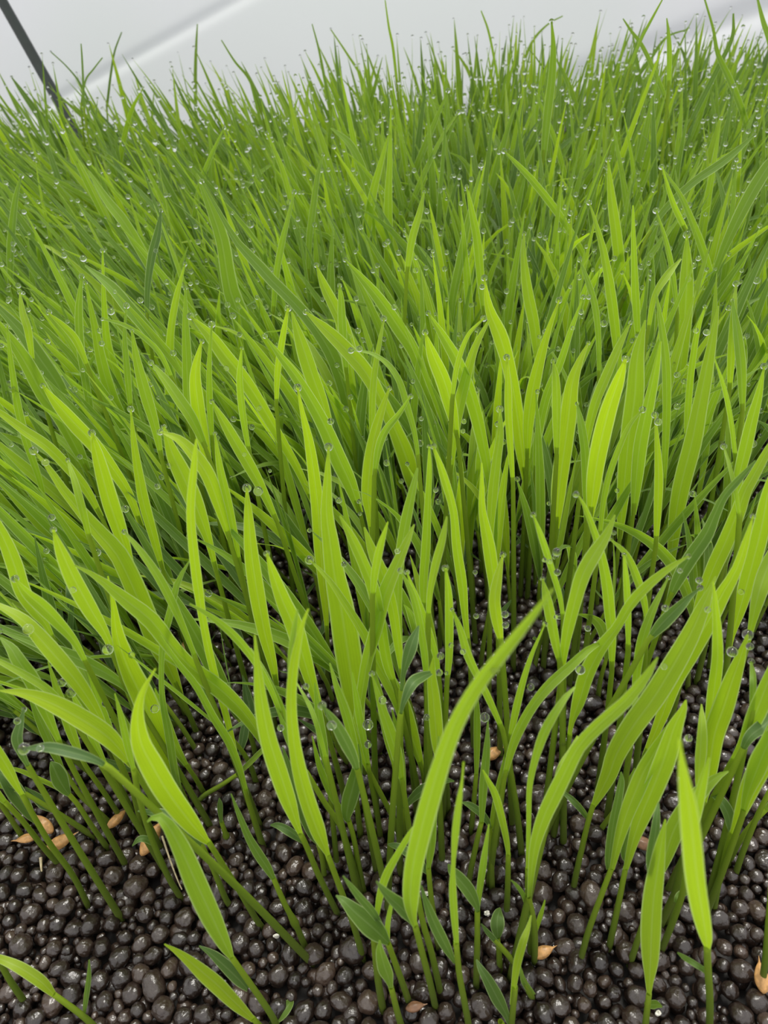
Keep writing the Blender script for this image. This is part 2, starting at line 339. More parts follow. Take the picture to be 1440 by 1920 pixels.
# ---------------------------------------------------------------- seedlings read off the photograph: (label, stem from the root up, [(tone, blade tip first, x,y,width)], drop size px at the tip or 0)
GROUND = [
("broad bright seedling with a twisted blade ending in a sharp bent tip", "492,1737 480,1723 450,1672 417,1620 390,1577", [(0, "292,1253,2 266,1300,12 258,1345,24 264,1392,36 285,1435,44 316,1487,44 350,1533,36 374,1563,22 390,1580,9")]),
("dull green seedling with a drooping blade crossing behind the pale husk", "432,1697 423,1685 400,1630 376,1580", [(.85, "258,1521,2 285,1524,14 312,1532,24 340,1545,28 362,1563,20 378,1583,9")]),
("pale arching seedling with a long hooked blade over the bare granules below the husk", "520,1928 510,1905 480,1860 433,1793", [(.32, "276,1541,2 292,1531,12 309,1540,22 337,1587,33 367,1653,40 397,1717,38 420,1767,24 434,1795,9"), (.9, "373,1774,2 392,1786,12 412,1803,20 443,1832,22 464,1855,8"), (.6, "548,1869,2 542,1883,16 528,1900,24 510,1918,10 503,1930,4")]),
("low bright seedling with one short lance blade lying over granules at the bare front edge", "500,1940 488,1925 473,1908", [(.08, "308,1770,2 330,1783,10 353,1800,18 380,1823,26 408,1847,28 443,1882,22 475,1912,9")]),
("low seedling arching over bare granules with a tiny upright side blade", "185,1935 167,1915 140,1893 100,1864", [(.1, "-40,1797,4 -10,1796,12 15,1804,16 43,1818,20 77,1841,20 100,1864,10"), (.7, "167,1799,2 166,1833,9 161,1873,9 157,1906,4")]),
("stout bare stem at the very corner of the granule bed on the pole side", "45,1880 20,1840 0,1805 -25,1765", [(.3, "-90,1660,3 -60,1700,16 -25,1767,9")]),
("tall single stem crossing the husk cluster with its root out in bare granules", "163,1697 147,1660 127,1627 97,1587 67,1537 40,1487", [(.1, "-40,1350,3 -10,1400,18 15,1440,22 33,1475,12 42,1490,8")]),
("stem running diagonally beneath the husk cluster at the pole side edge", "112,1622 80,1587 43,1540 8,1502", [(.25, "-60,1420,3 -30,1460,18 8,1503,9")]),
("short stem rising behind the husk cluster with a dull flap of leaf", "43,1573 20,1535 -8,1495", [(.85, "-10,1440,2 12,1460,24 33,1490,30 55,1525,18 66,1542,5")]),
("seedling with a rounded dull green leaf flap beside the husk cluster", "202,1590 173,1550 147,1510 128,1488", [(.75, "95,1428,3 101,1440,22 110,1460,30 122,1480,18 130,1490,8"), (.2, "-10,1436,2 33,1443,7 67,1457,9 100,1472,9 128,1489,6")]),
("plain stem slanting up from behind the small half buried husk", "213,1547 180,1518 150,1490 117,1440", [(.35, "50,1290,2 75,1350,14 98,1400,16 117,1441,8")]),
("plain slanting stem whose foot touches the small half buried husk", "230,1538 200,1493 163,1440 150,1415", [(.2, "90,1240,2 113,1310,16 135,1375,18 151,1416,8")]),
("slender stem standing just above the small half buried husk", "247,1521 230,1483 197,1430", [(.35, "130,1290,3 155,1340,14 180,1395,14 197,1431,7")]),
("slender stem rooted above the pale pointed husk", "267,1563 258,1520 247,1480 227,1430", [(.35, "165,1260,3 190,1330,16 212,1390,14 228,1431,7")]),
("long thin stem passing behind the pale pointed husk with a small leaf stub", "340,1684 320,1653 300,1610 280,1560 262,1500 250,1440", [(.3, "215,1300,2 228,1350,12 242,1410,12 250,1441,7"), (.75, "248,1586,2 260,1574,10 273,1573,12 288,1582,8")]),
("thick stem rooted between the arching blade and the twisted broad blade", "318,1523 296,1490 276,1455", [(.3, "225,1330,2 240,1370,18 262,1425,18 277,1457,8")]),
("seedling stem behind the twisted broad blade near its base", "383,1487 367,1460 348,1432", [(.4, "290,1290,2 305,1335,16 330,1400,16 349,1434,8")]),
("beaded seedling with a swollen stem joint standing alone in bare granules", "572,1774 555,1735 533,1693 512,1645", [(.6, "433,1488,2 449,1530,10 466,1570,14 484,1601,18 500,1625,16 513,1648,9")]),
("seedling with a glowing upright blade and a small hooked dull leaf low on its stem", "633,1711 597,1640 577,1592 562,1560", [(.12, "478,1190,2 484,1250,14 492,1320,26 505,1385,32 522,1440,34 540,1495,30 553,1535,18 563,1562,9"), (.85, "507,1547,2 522,1548,11 540,1556,17 557,1568,15 570,1580,6")]),
("tall seedling with a narrow sword blade that forks at a pale double tip", "680,1795 672,1765 657,1717 632,1650 614,1602", [(.05, "578,1141,2 564,1180,10 551,1240,18 545,1310,20 549,1377,22 559,1440,27 575,1500,30 595,1557,28 609,1590,14 615,1604,8"), (.5, "558,1142,2 552,1180,9 545,1230,10 543,1290,6")]),
("dull seedling tucked behind the sword blade", "608,1648 604,1610 596,1580", [(.8, "530,1400,2 545,1450,16 565,1510,24 585,1560,20 597,1582,7")]),
("three leaved seedling with a spoon shaped dull leaf opening at mid stem", "682,1671 673,1625 663,1570 654,1538", [(.65, "672,1395,2 671,1430,16 664,1467,28 655,1500,29 650,1527,18 652,1540,7"), (.3, "585,1380,2 600,1440,12 625,1497,12 653,1537,8")]),
("slim stem standing close to the spoon shaped dull leaf", "678,1672 667,1640 640,1553 610,1507 574,1447", [(.4, "520,1330,2 540,1380,14 560,1425,12 575,1448,7")]),
("short slim stem behind the spoon leaved seedling", "631,1624 624,1540 617,1473 612,1440", [(.55, "590,1280,2 597,1340,16 606,1400,18 612,1441,8")]),
("straight slim stem planted over open granules between two crossing stems", "713,1568 707,1523 697,1473 690,1430", [(.35, "660,1260,2 672,1330,14 684,1395,14 690,1431,7")]),
("slanting stem that crosses a pair of straight ones above the drooping tipped leaf", "750,1578 743,1547 720,1500 690,1443", [(.2, "640,1290,2 655,1345,14 675,1405,14 690,1444,7")]),
("straight stem with a small curved dull leaf pointing toward the big pale blade", "752,1572 750,1540 744,1470 738,1430", [(.2, "697,1240,2 712,1310,16 727,1380,18 738,1431,8")]),
("seedling with a curved dull leaf like a hook passing behind the big pale blade", "757,1568 757,1540 757,1513", [(.8, "852,1465,2 838,1464,10 820,1470,15 793,1482,20 773,1498,14 757,1516,5"), (.3, "735,1330,3 748,1400,14 755,1470,12 757,1515,6")]),
("tallest pale blade at the centre front sweeping up in a long sickle curve", "817,1888 808,1850 790,1780 778,1733", [(.22, "1037,1103,2 1018,1128,10 992,1160,17 950,1212,24 897,1278,28 855,1350,31 830,1415,33 807,1490,36 788,1562,35 774,1625,33 769,1680,29 773,1720,15 778,1736,9"), (.85, "705,1652,2 716,1667,12 732,1684,20 752,1702,26 768,1720,16 775,1735,6")]),
("slender stem leaning beside the base of the tallest pale blade", "827,1862 810,1790 793,1730 783,1680", [(.3, "773,1555,2 776,1590,10 780,1640,12 783,1681,8")]),
("thin bent seedling crossing behind the tallest pale blade", "718,1890 710,1840 702,1773 706,1718", [(.22, "800,1518,2 788,1538,8 768,1564,11 747,1598,12 724,1640,15 712,1680,13 706,1720,8")]),
("upright stem behind the tallest pale blade with a pointed dull leaf", "822,1775 816,1735 808,1680 803,1625", [(.35, "822,1380,3 820,1440,12 812,1520,14 807,1585,16 803,1627,8"), (.85, "727,1583,2 742,1587,12 762,1598,17 783,1615,18 802,1638,6")]),
("front seedling carrying a wide flat dull green paddle leaf", "768,1880 757,1850 740,1803 727,1767", [(.7, "630,1679,2 645,1690,16 662,1707,28 687,1729,38 708,1748,32 728,1768,9"), (.3, "740,1674,2 734,1695,7 727,1735,10 728,1768,6"), (.85, "643,1642,2 657,1660,9 675,1682,14 697,1707,15 714,1733,8")]),
("small front seedling with a folded spindle leaf under the wide paddle leaf", "756,1930 747,1905 733,1850", [(.6, "712,1762,3 714,1785,18 722,1815,26 729,1835,16 733,1852,7")]),
("short thick stem beside the folded spindle leaf", "717,1893 707,1830 700,1760", [(.4, "690,1690,2 692,1715,8 700,1762,8")]),
("very slender upright blade with a twist halfway at the centre front", "882,1935 872,1885 861,1825 855,1765", [(.25, "869,1428,2 866,1465,5 860,1505,12 854,1560,14 850,1620,8 849,1665,14 852,1718,14 856,1768,9"), (.8, "790,1660,2 797,1685,10 812,1725,20 833,1768,20 853,1806,5")]),
("seedling with a curled dull leaf and a thin crooked one near the centre front", "893,1845 894,1800 895,1755 895,1706", [(.7, "840,1620,3 846,1633,16 860,1648,23 880,1673,24 893,1697,13 896,1710,6"), (.4, "917,1545,2 913,1573,7 907,1623,14 900,1670,12 896,1708,6")]),
("upright stem with a small tongue shaped dull leaf near the dark leaved group", "923,1664 921,1610 919,1550", [(.8, "865,1504,2 880,1510,12 898,1522,14 912,1537,11 919,1552,5"), (.25, "950,1400,2 944,1440,10 932,1495,13 921,1552,8")]),
("stem leaning away from the pole between the twisted blade and the tongue leaf", "877,1658 885,1620 893,1583 903,1540", [(.5, "915,1350,2 912,1410,14 906,1480,16 903,1541,8")]),
("slim upright stem in the gap behind the twisted slender blade", "883,1558 888,1510 893,1450", [(.35, "893,1290,2 894,1340,12 894,1400,12 893,1451,7")]),
("seedling with a narrow leaning blade close to the dark centre gap", "950,1714 952,1660 953,1600", [(.2, "905,1443,2 915,1463,9 930,1493,14 943,1540,14 951,1580,11 953,1602,7")]),
("front seedling with a dull lance leaf crossing a bright wavy blade at the lower edge", "960,1940 948,1930 938,1915", [(.8, "893,1799,2 901,1815,12 915,1838,20 933,1872,24 950,1905,12 958,1930,5")]),
("tiny round leaved sprout standing among wet granules", "937,1815 936,1790 933,1757", [(.75, "938,1702,2 934,1716,20 932,1733,26 933,1750,16 934,1760,6")]),
("small curved sprout lying toward the orange husk at the front", "985,1832 960,1800 925,1760", [(.85, "902,1732,2 912,1746,9 928,1763,9 940,1778,7")]),
("double bladed seedling rising from the orange husk at the front", "1003,1802 1003,1760 1000,1723 991,1680", [(.22, "1233,1232,2 1213,1264,17 1175,1311,25 1123,1358,27 1086,1397,25 1062,1442,27 1040,1487,28 1020,1530,25 1004,1580,19 997,1627,13 992,1682,8"), (.3, "1022,1687,2 1018,1703,6 1012,1723,9 1004,1750,6"), (.6, "958,1650,2 969,1661,7 981,1678,9 989,1700,9 996,1725,7")]),
("thin upright blade against the double bladed seedling above the orange husk", "996,1790 993,1740 990,1690 990,1627", [(.28, "1078,1288,2 1064,1303,9 1045,1330,14 1020,1375,17 1002,1430,13 993,1480,11 992,1540,10 990,1629,8")]),
("narrow bright wavy blade at the lower edge beside the orange husk", "957,1935 961,1900 966,1850", [(.1, "996,1716,2 990,1742,9 982,1765,14 971,1805,15 964,1850,11 960,1885,8")]),
("small drooping sprout tucked under the orange husk", "1003,1872 992,1860 980,1835", [(.6, "975,1808,2 978,1825,7 986,1845,13 1000,1865,9")]),
("broad bright seedling slanting strongly away from the pole with a thin side leaf", "1075,1668 1080,1640 1090,1595 1103,1540 1113,1507", [(.12, "1342,1080,2 1330,1110,12 1318,1138,24 1293,1193,34 1258,1256,40 1225,1310,41 1187,1362,40 1157,1412,36 1143,1450,30 1127,1483,20 1113,1510,9"), (.75, "1048,1481,2 1062,1490,8 1077,1503,12 1093,1521,11 1104,1538,5")]),
("tall sister seedling next to the strongly slanting one with a drooping dull leaf", "1087,1805 1103,1747 1127,1680 1147,1627", [(.15, "1262,1345,2 1245,1380,18 1225,1415,28 1207,1447,31 1193,1480,31 1175,1525,26 1160,1575,18 1147,1630,9"), (.75, "1164,1447,2 1164,1465,12 1158,1500,15 1148,1555,18 1142,1605,16 1140,1630,6")]),
("broad backed seedling with a ragged wide tip above the curled front blade", "1143,1775 1157,1707 1173,1627", [(.15, "1286,1312,2 1280,1330,14 1264,1363,28 1246,1420,38 1228,1468,36 1206,1520,32 1188,1572,20 1173,1630,9"), (.8, "1182,1510,2 1180,1545,12 1173,1585,16 1172,1605,13 1176,1618,5")]),
("short leaning stem behind the pair of sister seedlings", "1122,1558 1137,1540 1152,1520", [(.5, "1190,1440,2 1175,1475,12 1162,1500,12 1153,1520,7")]),
("curling front seedling with a broad pale spindle blade pinched at its foot", "1210,1940 1212,1905 1217,1862", [(.2, "1248,1536,2 1245,1556,9 1240,1582,18 1233,1630,29 1226,1682,35 1222,1740,37 1220,1793,31 1218,1833,17 1217,1863,8"), (.6, "1242,1888,3 1232,1884,14 1220,1884,13 1208,1882,5"), (.85, "1235,1505,2 1232,1530,12 1229,1562,17 1222,1605,18 1219,1635,10")]),
("seedling with a bent blade crossing under the tall spindle at the far front side", "1182,1805 1195,1765 1210,1720 1228,1660", [(.25, "1366,1446,2 1350,1453,11 1333,1465,19 1310,1486,28 1284,1518,32 1262,1560,33 1247,1605,24 1235,1640,14 1228,1663,8")]),
("great glossy spindle seedling standing tallest at the front away from the pole", "1333,1940 1331,1880 1327,1810 1326,1772", [(.1, "1274,1385,2 1277,1415,9 1282,1450,18 1292,1512,31 1300,1580,37 1307,1645,40 1316,1705,38 1323,1750,26 1326,1776,10"), (.75, "1270,1786,2 1283,1795,9 1300,1805,11 1318,1817,10 1331,1832,5")]),
("leaning stem with a small torn leaf in front of the great glossy spindle", "1240,1782 1257,1740 1270,1705 1280,1673 1289,1620", [(.2, "1330,1420,2 1320,1450,14 1305,1510,22 1294,1570,16 1288,1623,8"), (.6, "1294,1672,3 1284,1674,12 1272,1682,12 1267,1692,5")]),
("seedling with a hooked dull leaf and a bright broad one at the side edge", "1340,1709 1347,1657 1363,1590 1372,1560", [(.12, "1480,1310,2 1455,1370,26 1432,1425,38 1408,1475,34 1390,1520,22 1378,1550,12 1372,1563,8"), (.75, "1332,1491,3 1343,1494,12 1354,1506,19 1366,1530,20 1371,1562,7")]),
("thick stem slanting off toward the side edge behind the hooked leaf", "1366,1618 1385,1580 1410,1545 1437,1517", [(.4, "1560,1350,3 1510,1420,24 1470,1480,20 1437,1518,9")]),
("plain stem crossing the other slanting stem at the side edge", "1380,1640 1393,1597 1420,1530 1445,1480", [(.3, "1530,1290,2 1495,1360,18 1465,1435,16 1445,1481,8")]),
("thick stem at the very side edge with a brown husk at its foot", "1432,1848 1436,1790 1440,1740 1446,1670", [(.2, "1490,1380,3 1475,1470,22 1458,1580,24 1446,1671,10")]),
("stray sprout lying almost flat across the granules behind the twisted broad blade", "362,1504 385,1490 415,1472 445,1452", [(.3, "520,1385,2 495,1405,9 468,1432,10 445,1453,7")]),
("tiny upright sprout with a wet bud among granules near the swollen joint stem", "427,1578 421,1558 415,1540", [(.75, "411,1496,2 412,1508,10 413,1524,9 415,1542,5")]),
]
# blades whose stems are lost in the stand: (tone, height of the tip, blade tip first, drop px)
LEAFS = [
(.02, 0, "0,1295,3 43,1300,17 93,1317,31 143,1343,36 200,1380,34 232,1415,20 250,1440,8", 0),
(.0, 0, "202,1080,2 212,1133,10 220,1193,24 240,1253,36 267,1310,43 287,1360,42 315,1420,26 335,1470,10", 0),
(.45, 0, "355,1052,2 333,1093,11 320,1147,14 308,1193,13 303,1243,10 305,1310,11 317,1377,15 327,1440,14 340,1500,8", 0),
(.2, 0, "140,1060,3 183,1083,12 233,1123,26 283,1163,32 320,1210,29 360,1253,30 410,1290,32 460,1340,25 500,1400,14 520,1440,8", 0),
(.35, 0, "300,1190,2 330,1240,10 367,1287,13 400,1347,14 427,1390,15 447,1437,12 465,1500,7", 0),
(.1, 0, "368,823,3 363,880,14 357,957,16 362,1027,18 370,1093,19 380,1160,15 393,1227,15 410,1293,13 427,1353,12 447,1440,8", 0),
(.3, 0, "355,1132,2 387,1150,9 423,1177,14 453,1207,15 480,1243,13 507,1290,11 530,1350,8", 0),
(.08, 0, "-30,1120,3 0,1137,12 43,1163,23 83,1207,31 123,1253,30 157,1297,24 187,1347,14 205,1390,8", 0),
(.55, 0, "0,1183,3 43,1197,10 100,1217,20 150,1237,26 200,1263,21 233,1287,12 255,1315,7", 10),
(.2, 0, "-30,1225,3 0,1240,9 50,1267,14 90,1293,14 120,1325,12 150,1370,8", 0),
(.15, 0, "100,993,3 117,1037,22 143,1093,31 173,1147,29 200,1193,16 215,1235,8", 12),
(.12, 0, "63,845,2 90,877,11 113,913,16 140,947,20 187,1003,29 217,1037,34 243,1087,37 267,1143,37 290,1200,36 320,1260,22 340,1305,8", 16),
(.2, 0, "-30,930,3 -8,980,18 10,1017,25 27,1060,29 43,1110,28 67,1147,22 87,1173,12 105,1210,7", 0),
(.3, 0, "28,1085,2 50,1112,18 77,1135,25 107,1165,22 140,1203,14 165,1250,8", 14),
(.3, 0, "233,997,3 260,1030,12 293,1077,16 320,1127,16 343,1177,12 370,1243,8", 10),
(.95, 0, "45,1404,3 75,1402,14 100,1403,19 143,1413,19 178,1425,13 205,1440,6", 22),
(.4, 0, "0,1195,3 20,1215,18 33,1237,25 60,1277,28 80,1320,24 97,1360,15 115,1400,8", 0),
(.85, 0, "45,1330,3 38,1360,14 33,1385,20 40,1410,14 55,1440,6", 10),
(.18, 0, "777,983,2 763,1017,14 740,1070,22 720,1120,27 707,1177,24 690,1237,22 680,1293,20 672,1353,18 667,1440,13 668,1490,8", 0),
(.15, 0, "616,838,2 614,890,14 612,960,24 618,1010,31 627,1077,39 640,1143,48 650,1210,50 660,1277,45 668,1337,30 676,1390,12", 16),
(.0, 0, "558,727,3 567,773,9 580,830,18 590,897,23 597,960,25 601,1027,24 607,1093,20 612,1160,10 614,1200,6", 15),
(.15, 0, "580,1050,3 613,1083,9 647,1133,14 680,1187,17 713,1253,25 747,1313,31 767,1367,28 785,1420,14 793,1450,7", 17),
(.1, 0, "500,1038,4 513,1080,20 530,1127,29 550,1173,34 567,1227,30 587,1293,20 607,1350,8", 12),
(.0, 0, "463,915,3 466,965,17 472,1040,27 482,1110,30 495,1180,26 510,1240,18 519,1285,8", 17),
(.2, 0, "637,967,2 660,1010,18 683,1060,21 700,1103,24 714,1165,22 727,1243,20 743,1293,8", 0),
(.1, 0, "683,988,3 700,1037,20 720,1083,23 737,1143,20 747,1210,16 755,1270,8", 0),
(.2, 0, "727,978,3 713,1020,14 703,1070,14 698,1120,8", 0),
(.3, 0, "783,877,3 775,915,13 763,970,20 753,1027,19 747,1093,18 747,1160,16 752,1230,8", 0),
(.2, 0, "838,968,3 830,1010,13 817,1060,16 807,1110,12 803,1160,7", 0),
(.3, 0, "805,837,3 806,880,10 803,947,13 800,1027,18 795,1093,16 795,1150,8", 9),
(.3, 0, "753,1073,3 773,1113,12 787,1167,14 797,1227,14 800,1277,8", 0),
(.3, 0, "763,1073,2 780,1120,13 800,1173,16 817,1227,12 823,1270,7", 11),
(.25, 0, "835,1065,4 840,1110,14 842,1160,16 842,1227,14 838,1280,8", 14),
(.25, 0, "848,1143,3 863,1180,12 877,1227,16 897,1270,14 917,1310,14 943,1370,8", 8),
(.02, 0, "813,1230,3 808,1267,18 812,1310,24 818,1377,23 821,1430,8", 0),
(.2, 0, "813,837,3 830,887,15 850,957,15 857,1027,18 867,1093,19 873,1160,12 880,1220,7", 11),
(.0, 0, "943,1040,3 933,1087,18 928,1127,22 933,1167,20 940,1205,8", 12),
(.1, 0, "903,867,2 903,913,10 904,960,15 917,1027,24 927,1100,20 933,1160,8", 0),
(.2, 0, "697,1263,2 713,1320,14 730,1370,22 745,1420,20 755,1470,8", 11),
(.25, 0, "618,1243,3 630,1287,12 647,1337,17 662,1390,14 672,1440,7", 0),
(.85, 0, "604,1323,3 625,1350,17 645,1385,24 662,1420,18 672,1450,6", 16),
(.9, 0, "808,1262,8 790,1270,18 773,1283,22 757,1317,10 750,1345,5", 0),
(.9, 0, "785,1173,3 770,1213,24 757,1260,10 752,1300,6", 0),
(.3, 0, "553,1275,2 580,1323,8 597,1370,9 612,1427,7", 0),
(.3, 0, "470,1215,2 490,1253,12 510,1293,14 530,1337,14 545,1380,8", 0),
(.2, 0, "1153,965,2 1137,1003,17 1113,1040,27 1093,1077,28 1080,1120,25 1067,1173,22 1057,1227,15 1050,1290,8", 0),
(.2, 0, "1291,1043,2 1253,1067,12 1210,1103,18 1180,1137,18 1157,1177,17 1127,1217,25 1103,1263,30 1087,1313,26 1073,1353,11 1065,1400,7", 10),
(.25, 0, "1135,1202,2 1103,1217,13 1070,1247,18 1033,1280,20 1000,1320,18 973,1367,18 957,1410,14 945,1460,8", 0),
(.12, 0, "1412,968,2 1397,1020,14 1380,1070,19 1353,1117,27 1327,1167,31 1293,1223,35 1263,1277,31 1243,1337,22 1220,1393,14 1203,1430,8", 10),
(.15, 0, "1465,800,3 1440,842,14 1415,888,20 1397,920,22 1383,960,26 1360,1017,28 1340,1060,27 1320,1110,22 1305,1150,12 1295,1200,7", 0),
(.2, 0, "1337,1090,3 1342,1143,12 1345,1193,18 1345,1243,21 1337,1310,22 1330,1377,16 1328,1440,8", 0),
(.12, 0, "1402,1190,3 1387,1237,20 1373,1277,30 1357,1327,37 1340,1377,37 1330,1440,32 1322,1490,14 1318,1520,8", 20),
(.15, 0, "1315,1320,2 1315,1360,16 1313,1410,20 1310,1450,13 1308,1490,7", 0),
(.25, 0, "1085,930,2 1100,960,10 1123,1027,15 1137,1093,20 1143,1147,20 1147,1193,16 1147,1260,8", 0),
(.35, 0, "1000,965,2 1017,1010,12 1033,1060,12 1050,1117,10 1057,1165,6", 11),
(.25, 0, "1143,1010,3 1173,1040,12 1193,1083,15 1207,1127,12 1213,1167,7", 9),
(.8, 0, "1417,863,4 1383,900,14 1357,930,15 1340,965,18 1323,1003,24 1293,1047,25 1270,1087,21 1253,1127,8", 0),
(.85, 0, "1313,1102,2 1293,1118,10 1273,1137,19 1243,1167,22 1217,1197,9", 12),
(.3, 0, "1170,1040,4 1175,1093,12 1178,1160,12 1178,1220,7", 9),
(.2, 0, "1017,1085,3 1027,1127,18 1040,1193,18 1050,1243,9", 9),
(.25, 0, "1022,1170,2 997,1227,8 980,1280,12 967,1333,14 955,1390,8", 10),
(.3, 0, "1253,1083,3 1223,1147,14 1203,1207,18 1193,1277,14 1190,1340,8", 9),
(.2, 0, "1460,850,3 1440,925,22 1427,993,30 1410,1060,30 1390,1133,24 1373,1193,9 1365,1240,7", 0),
(.2, 0, "1470,980,3 1440,1060,30 1423,1110,26 1410,1167,13 1400,1215,7", 0),
(.2, 0, "1490,1150,3 1465,1215,18 1440,1277,28 1417,1337,30 1393,1390,15 1367,1437,8", 0),
(.85, 0, "1480,1300,3 1440,1353,24 1407,1380,20 1390,1410,7", 0),
(.5, 0, "1408,1240,3 1413,1277,12 1410,1337,8", 12),
(.15, 0, "1083,1380,3 1070,1410,12 1053,1440,16 1040,1480,9", 0),
(.2, 0, "1480,1290,3 1455,1350,18 1440,1393,28 1422,1436,34 1402,1490,18 1392,1530,8", 0),
(.65, 0, "-40,540,3 0,580,12 43,627,24 73,670,28 107,720,25 133,773,17 150,820,10", 0),
(.4, 0, "-10,595,3 0,610,10 43,673,26 80,740,29 110,780,28 143,840,22 167,890,10", 0),
(.35, 0, "13,611,3 20,680,10 33,763,14 50,830,14 73,897,10 85,950,7", 8),
(.08, 0, "80,723,3 110,760,20 143,797,27 177,833,27 213,880,24 243,927,18 265,985,10", 10),
(.12, 0, "-40,750,3 0,775,12 43,807,18 87,837,20 123,873,19 160,917,16 190,970,9", 0),
(.05, 0, "172,812,4 180,847,20 193,897,28 207,947,31 225,1000,26 245,1060,12", 14),
(.1, 0, "245,767,2 250,830,12 260,897,18 270,947,20 288,1010,16 305,1070,8", 13),
(.2, 0, "127,863,3 140,903,12 153,950,14 168,1010,9", 8),
(.6, 0, "153,518,4 147,580,14 150,647,15 160,713,14 170,773,12 182,840,7", 10),
(.3, 0, "160,530,3 177,613,14 190,680,20 210,747,22 233,797,20 255,860,10", 8),
(.3, 0, "192,470,3 194,560,9 200,647,16 217,707,20 233,763,20 252,830,9", 9),
(.35, 0, "192,598,3 230,608,7 267,630,9 300,663,10 325,715,7", 7),
(.0, 0, "378,640,3 367,697,18 370,747,25 380,813,27 393,880,15 403,940,8", 10),
(.2, 0, "347,495,2 330,563,12 320,630,14 320,697,20 323,763,24 330,813,16 338,870,8", 8),
(.15, 0, "357,593,3 393,627,20 423,667,27 450,700,27 480,743,25 520,810,21 560,880,16 590,950,8", 14),
(.02, 0, "300,810,2 333,823,16 363,853,25 390,893,27 410,947,21 430,1010,10", 12),
(.1, 0, "307,800,4 323,850,26 343,893,34 367,947,31 390,1010,16 405,1070,8", 10),
(.2, 0, "397,753,3 420,793,18 443,833,23 467,873,23 490,915,18 520,980,9", 9),
(.25, 0, "283,680,3 307,710,16 333,747,21 360,787,19 385,840,10", 11),
(.2, 0, "403,813,3 413,880,14 427,940,16 440,1000,12 450,1060,7", 8),
(.5, 0, "368,325,3 395,390,22 415,450,27 425,510,28 433,550,31 450,597,34 467,663,35 482,713,31 500,790,22 512,850,9", 0),
(.5, 0, "160,498,4 207,537,20 240,577,24 277,620,22 307,667,16 330,730,8", 0),
(.15, 0, "37,548,3 43,587,12 53,620,14 62,680,7", 9),
(.2, 0, "90,587,3 120,613,12 143,640,14 165,690,8", 7),
(.3, 0, "247,620,4 257,680,16 273,740,22 290,797,17 303,860,8", 8),
(.4, 0, "237,573,2 233,630,8 238,697,12 245,770,8", 12),
(.4, 0, "347,540,3 347,613,14 350,680,18 353,747,18 360,820,9", 8),
(.3, 0, "397,608,3 392,680,9 393,763,12 398,830,7", 13),
(.3, 0, "453,653,3 450,713,12 457,780,14 468,850,8", 7),
(.6, 0, "378,340,3 415,405,8 445,455,14 480,493,20 513,530,21 547,563,21 590,613,25 623,667,27 647,733,28 660,797,26 673,863,18 682,920,8", 10),
(.1, 0, "573,585,3 613,620,22 653,660,28 687,700,29 713,747,25 737,797,26 760,853,33 775,905,28 792,950,14", 11),
(.35, 0, "497,630,2 530,673,14 560,713,20 590,763,25 613,807,28 637,863,32 657,907,27 675,960,12", 10),
(.4, 0, "647,487,2 680,523,14 713,563,22 747,613,26 777,660,24 800,727,19 817,797,14 827,863,9", 9),
(.15, 0, "593,497,2 607,537,18 627,577,23 643,613,25 653,663,32 667,730,33 680,797,30 693,860,16", 10),
(.12, 0, "797,623,3 813,667,22 833,713,28 847,763,25 858,820,10", 12),
(.3, 0, "803,587,3 833,633,16 860,680,22 883,737,25 900,797,25 913,863,20 922,930,9", 10),
(.05, 0, "908,521,2 917,580,18 937,630,29 952,680,25 962,730,25 970,780,24 978,840,25 985,900,12", 12),
(.12, 0, "917,600,4 890,653,14 873,713,20 857,780,24 850,830,17 845,890,8", 0),
(.2, 0, "907,597,3 877,630,8 857,687,10 848,750,7", 12),
(.2, 0, "720,597,3 710,647,9 700,713,12 697,780,12 698,840,7", 11),
(.35, 0, "658,657,2 693,662,6 723,680,10 747,713,12 763,763,12 777,813,9 785,870,7", 12),
(.0, 0, "730,728,3 713,780,16 700,830,21 693,880,24 690,930,22 694,965,15 698,1005,8", 10),
(.45, 0, "770,743,3 747,777,10 723,807,14 710,840,14 702,890,8", 10),
(.2, 0, "937,767,4 937,813,14 930,863,18 923,930,19 920,990,12 920,1050,7", 14),
(.45, 0, "637,535,3 640,563,12 643,620,16 650,700,9", 9),
(.3, 0, "729,250,2 715,300,10 700,355,16 688,420,19 677,480,20 668,547,19 662,613,15 660,680,8", 8),
(.3, 0, "733,200,2 731,300,10 728,380,16 729,460,18 730,540,18 731,620,14 734,700,8", 6),
(.1, 0, "540,578,4 530,630,12 520,697,12 518,760,7", 13),
(.2, 0, "547,585,3 567,647,24 587,707,29 607,763,25 623,830,10", 0),
(.1, 0, "950,670,4 952,730,14 953,780,14 957,840,12 962,910,7", 13),
(.0, 0, "1103,643,3 1087,677,13 1073,720,24 1067,773,31 1060,830,31 1053,880,31 1047,930,27 1043,990,12", 8),
(.0, 0, "1173,673,4 1160,713,22 1143,763,30 1130,813,33 1120,863,32 1113,913,27 1107,970,11", 14),
(.05, 0, "1048,563,3 1027,620,12 1010,680,20 997,740,23 990,797,19 988,860,9", 12),
(.2, 0, "1182,605,2 1160,653,14 1137,707,18 1117,757,18 1103,813,14 1095,870,7", 8),
(.2, 0, "1347,573,3 1337,623,14 1323,697,24 1310,763,28 1297,830,32 1280,897,31 1270,947,28 1262,1010,20 1255,1085,8", 0),
(.25, 0, "1288,440,3 1288,500,20 1287,547,26 1283,613,27 1277,680,25 1270,747,20 1263,797,12 1260,860,8", 14),
(.2, 0, "983,438,3 982,480,11 990,547,20 1003,613,21 1010,680,14 1013,740,8", 8),
(.45, 0, "1087,487,2 1103,530,10 1117,580,12 1123,647,10 1123,710,7", 9),
(.25, 0, "1205,768,3 1180,797,8 1157,847,11 1140,897,12 1130,947,10 1124,1010,7", 13),
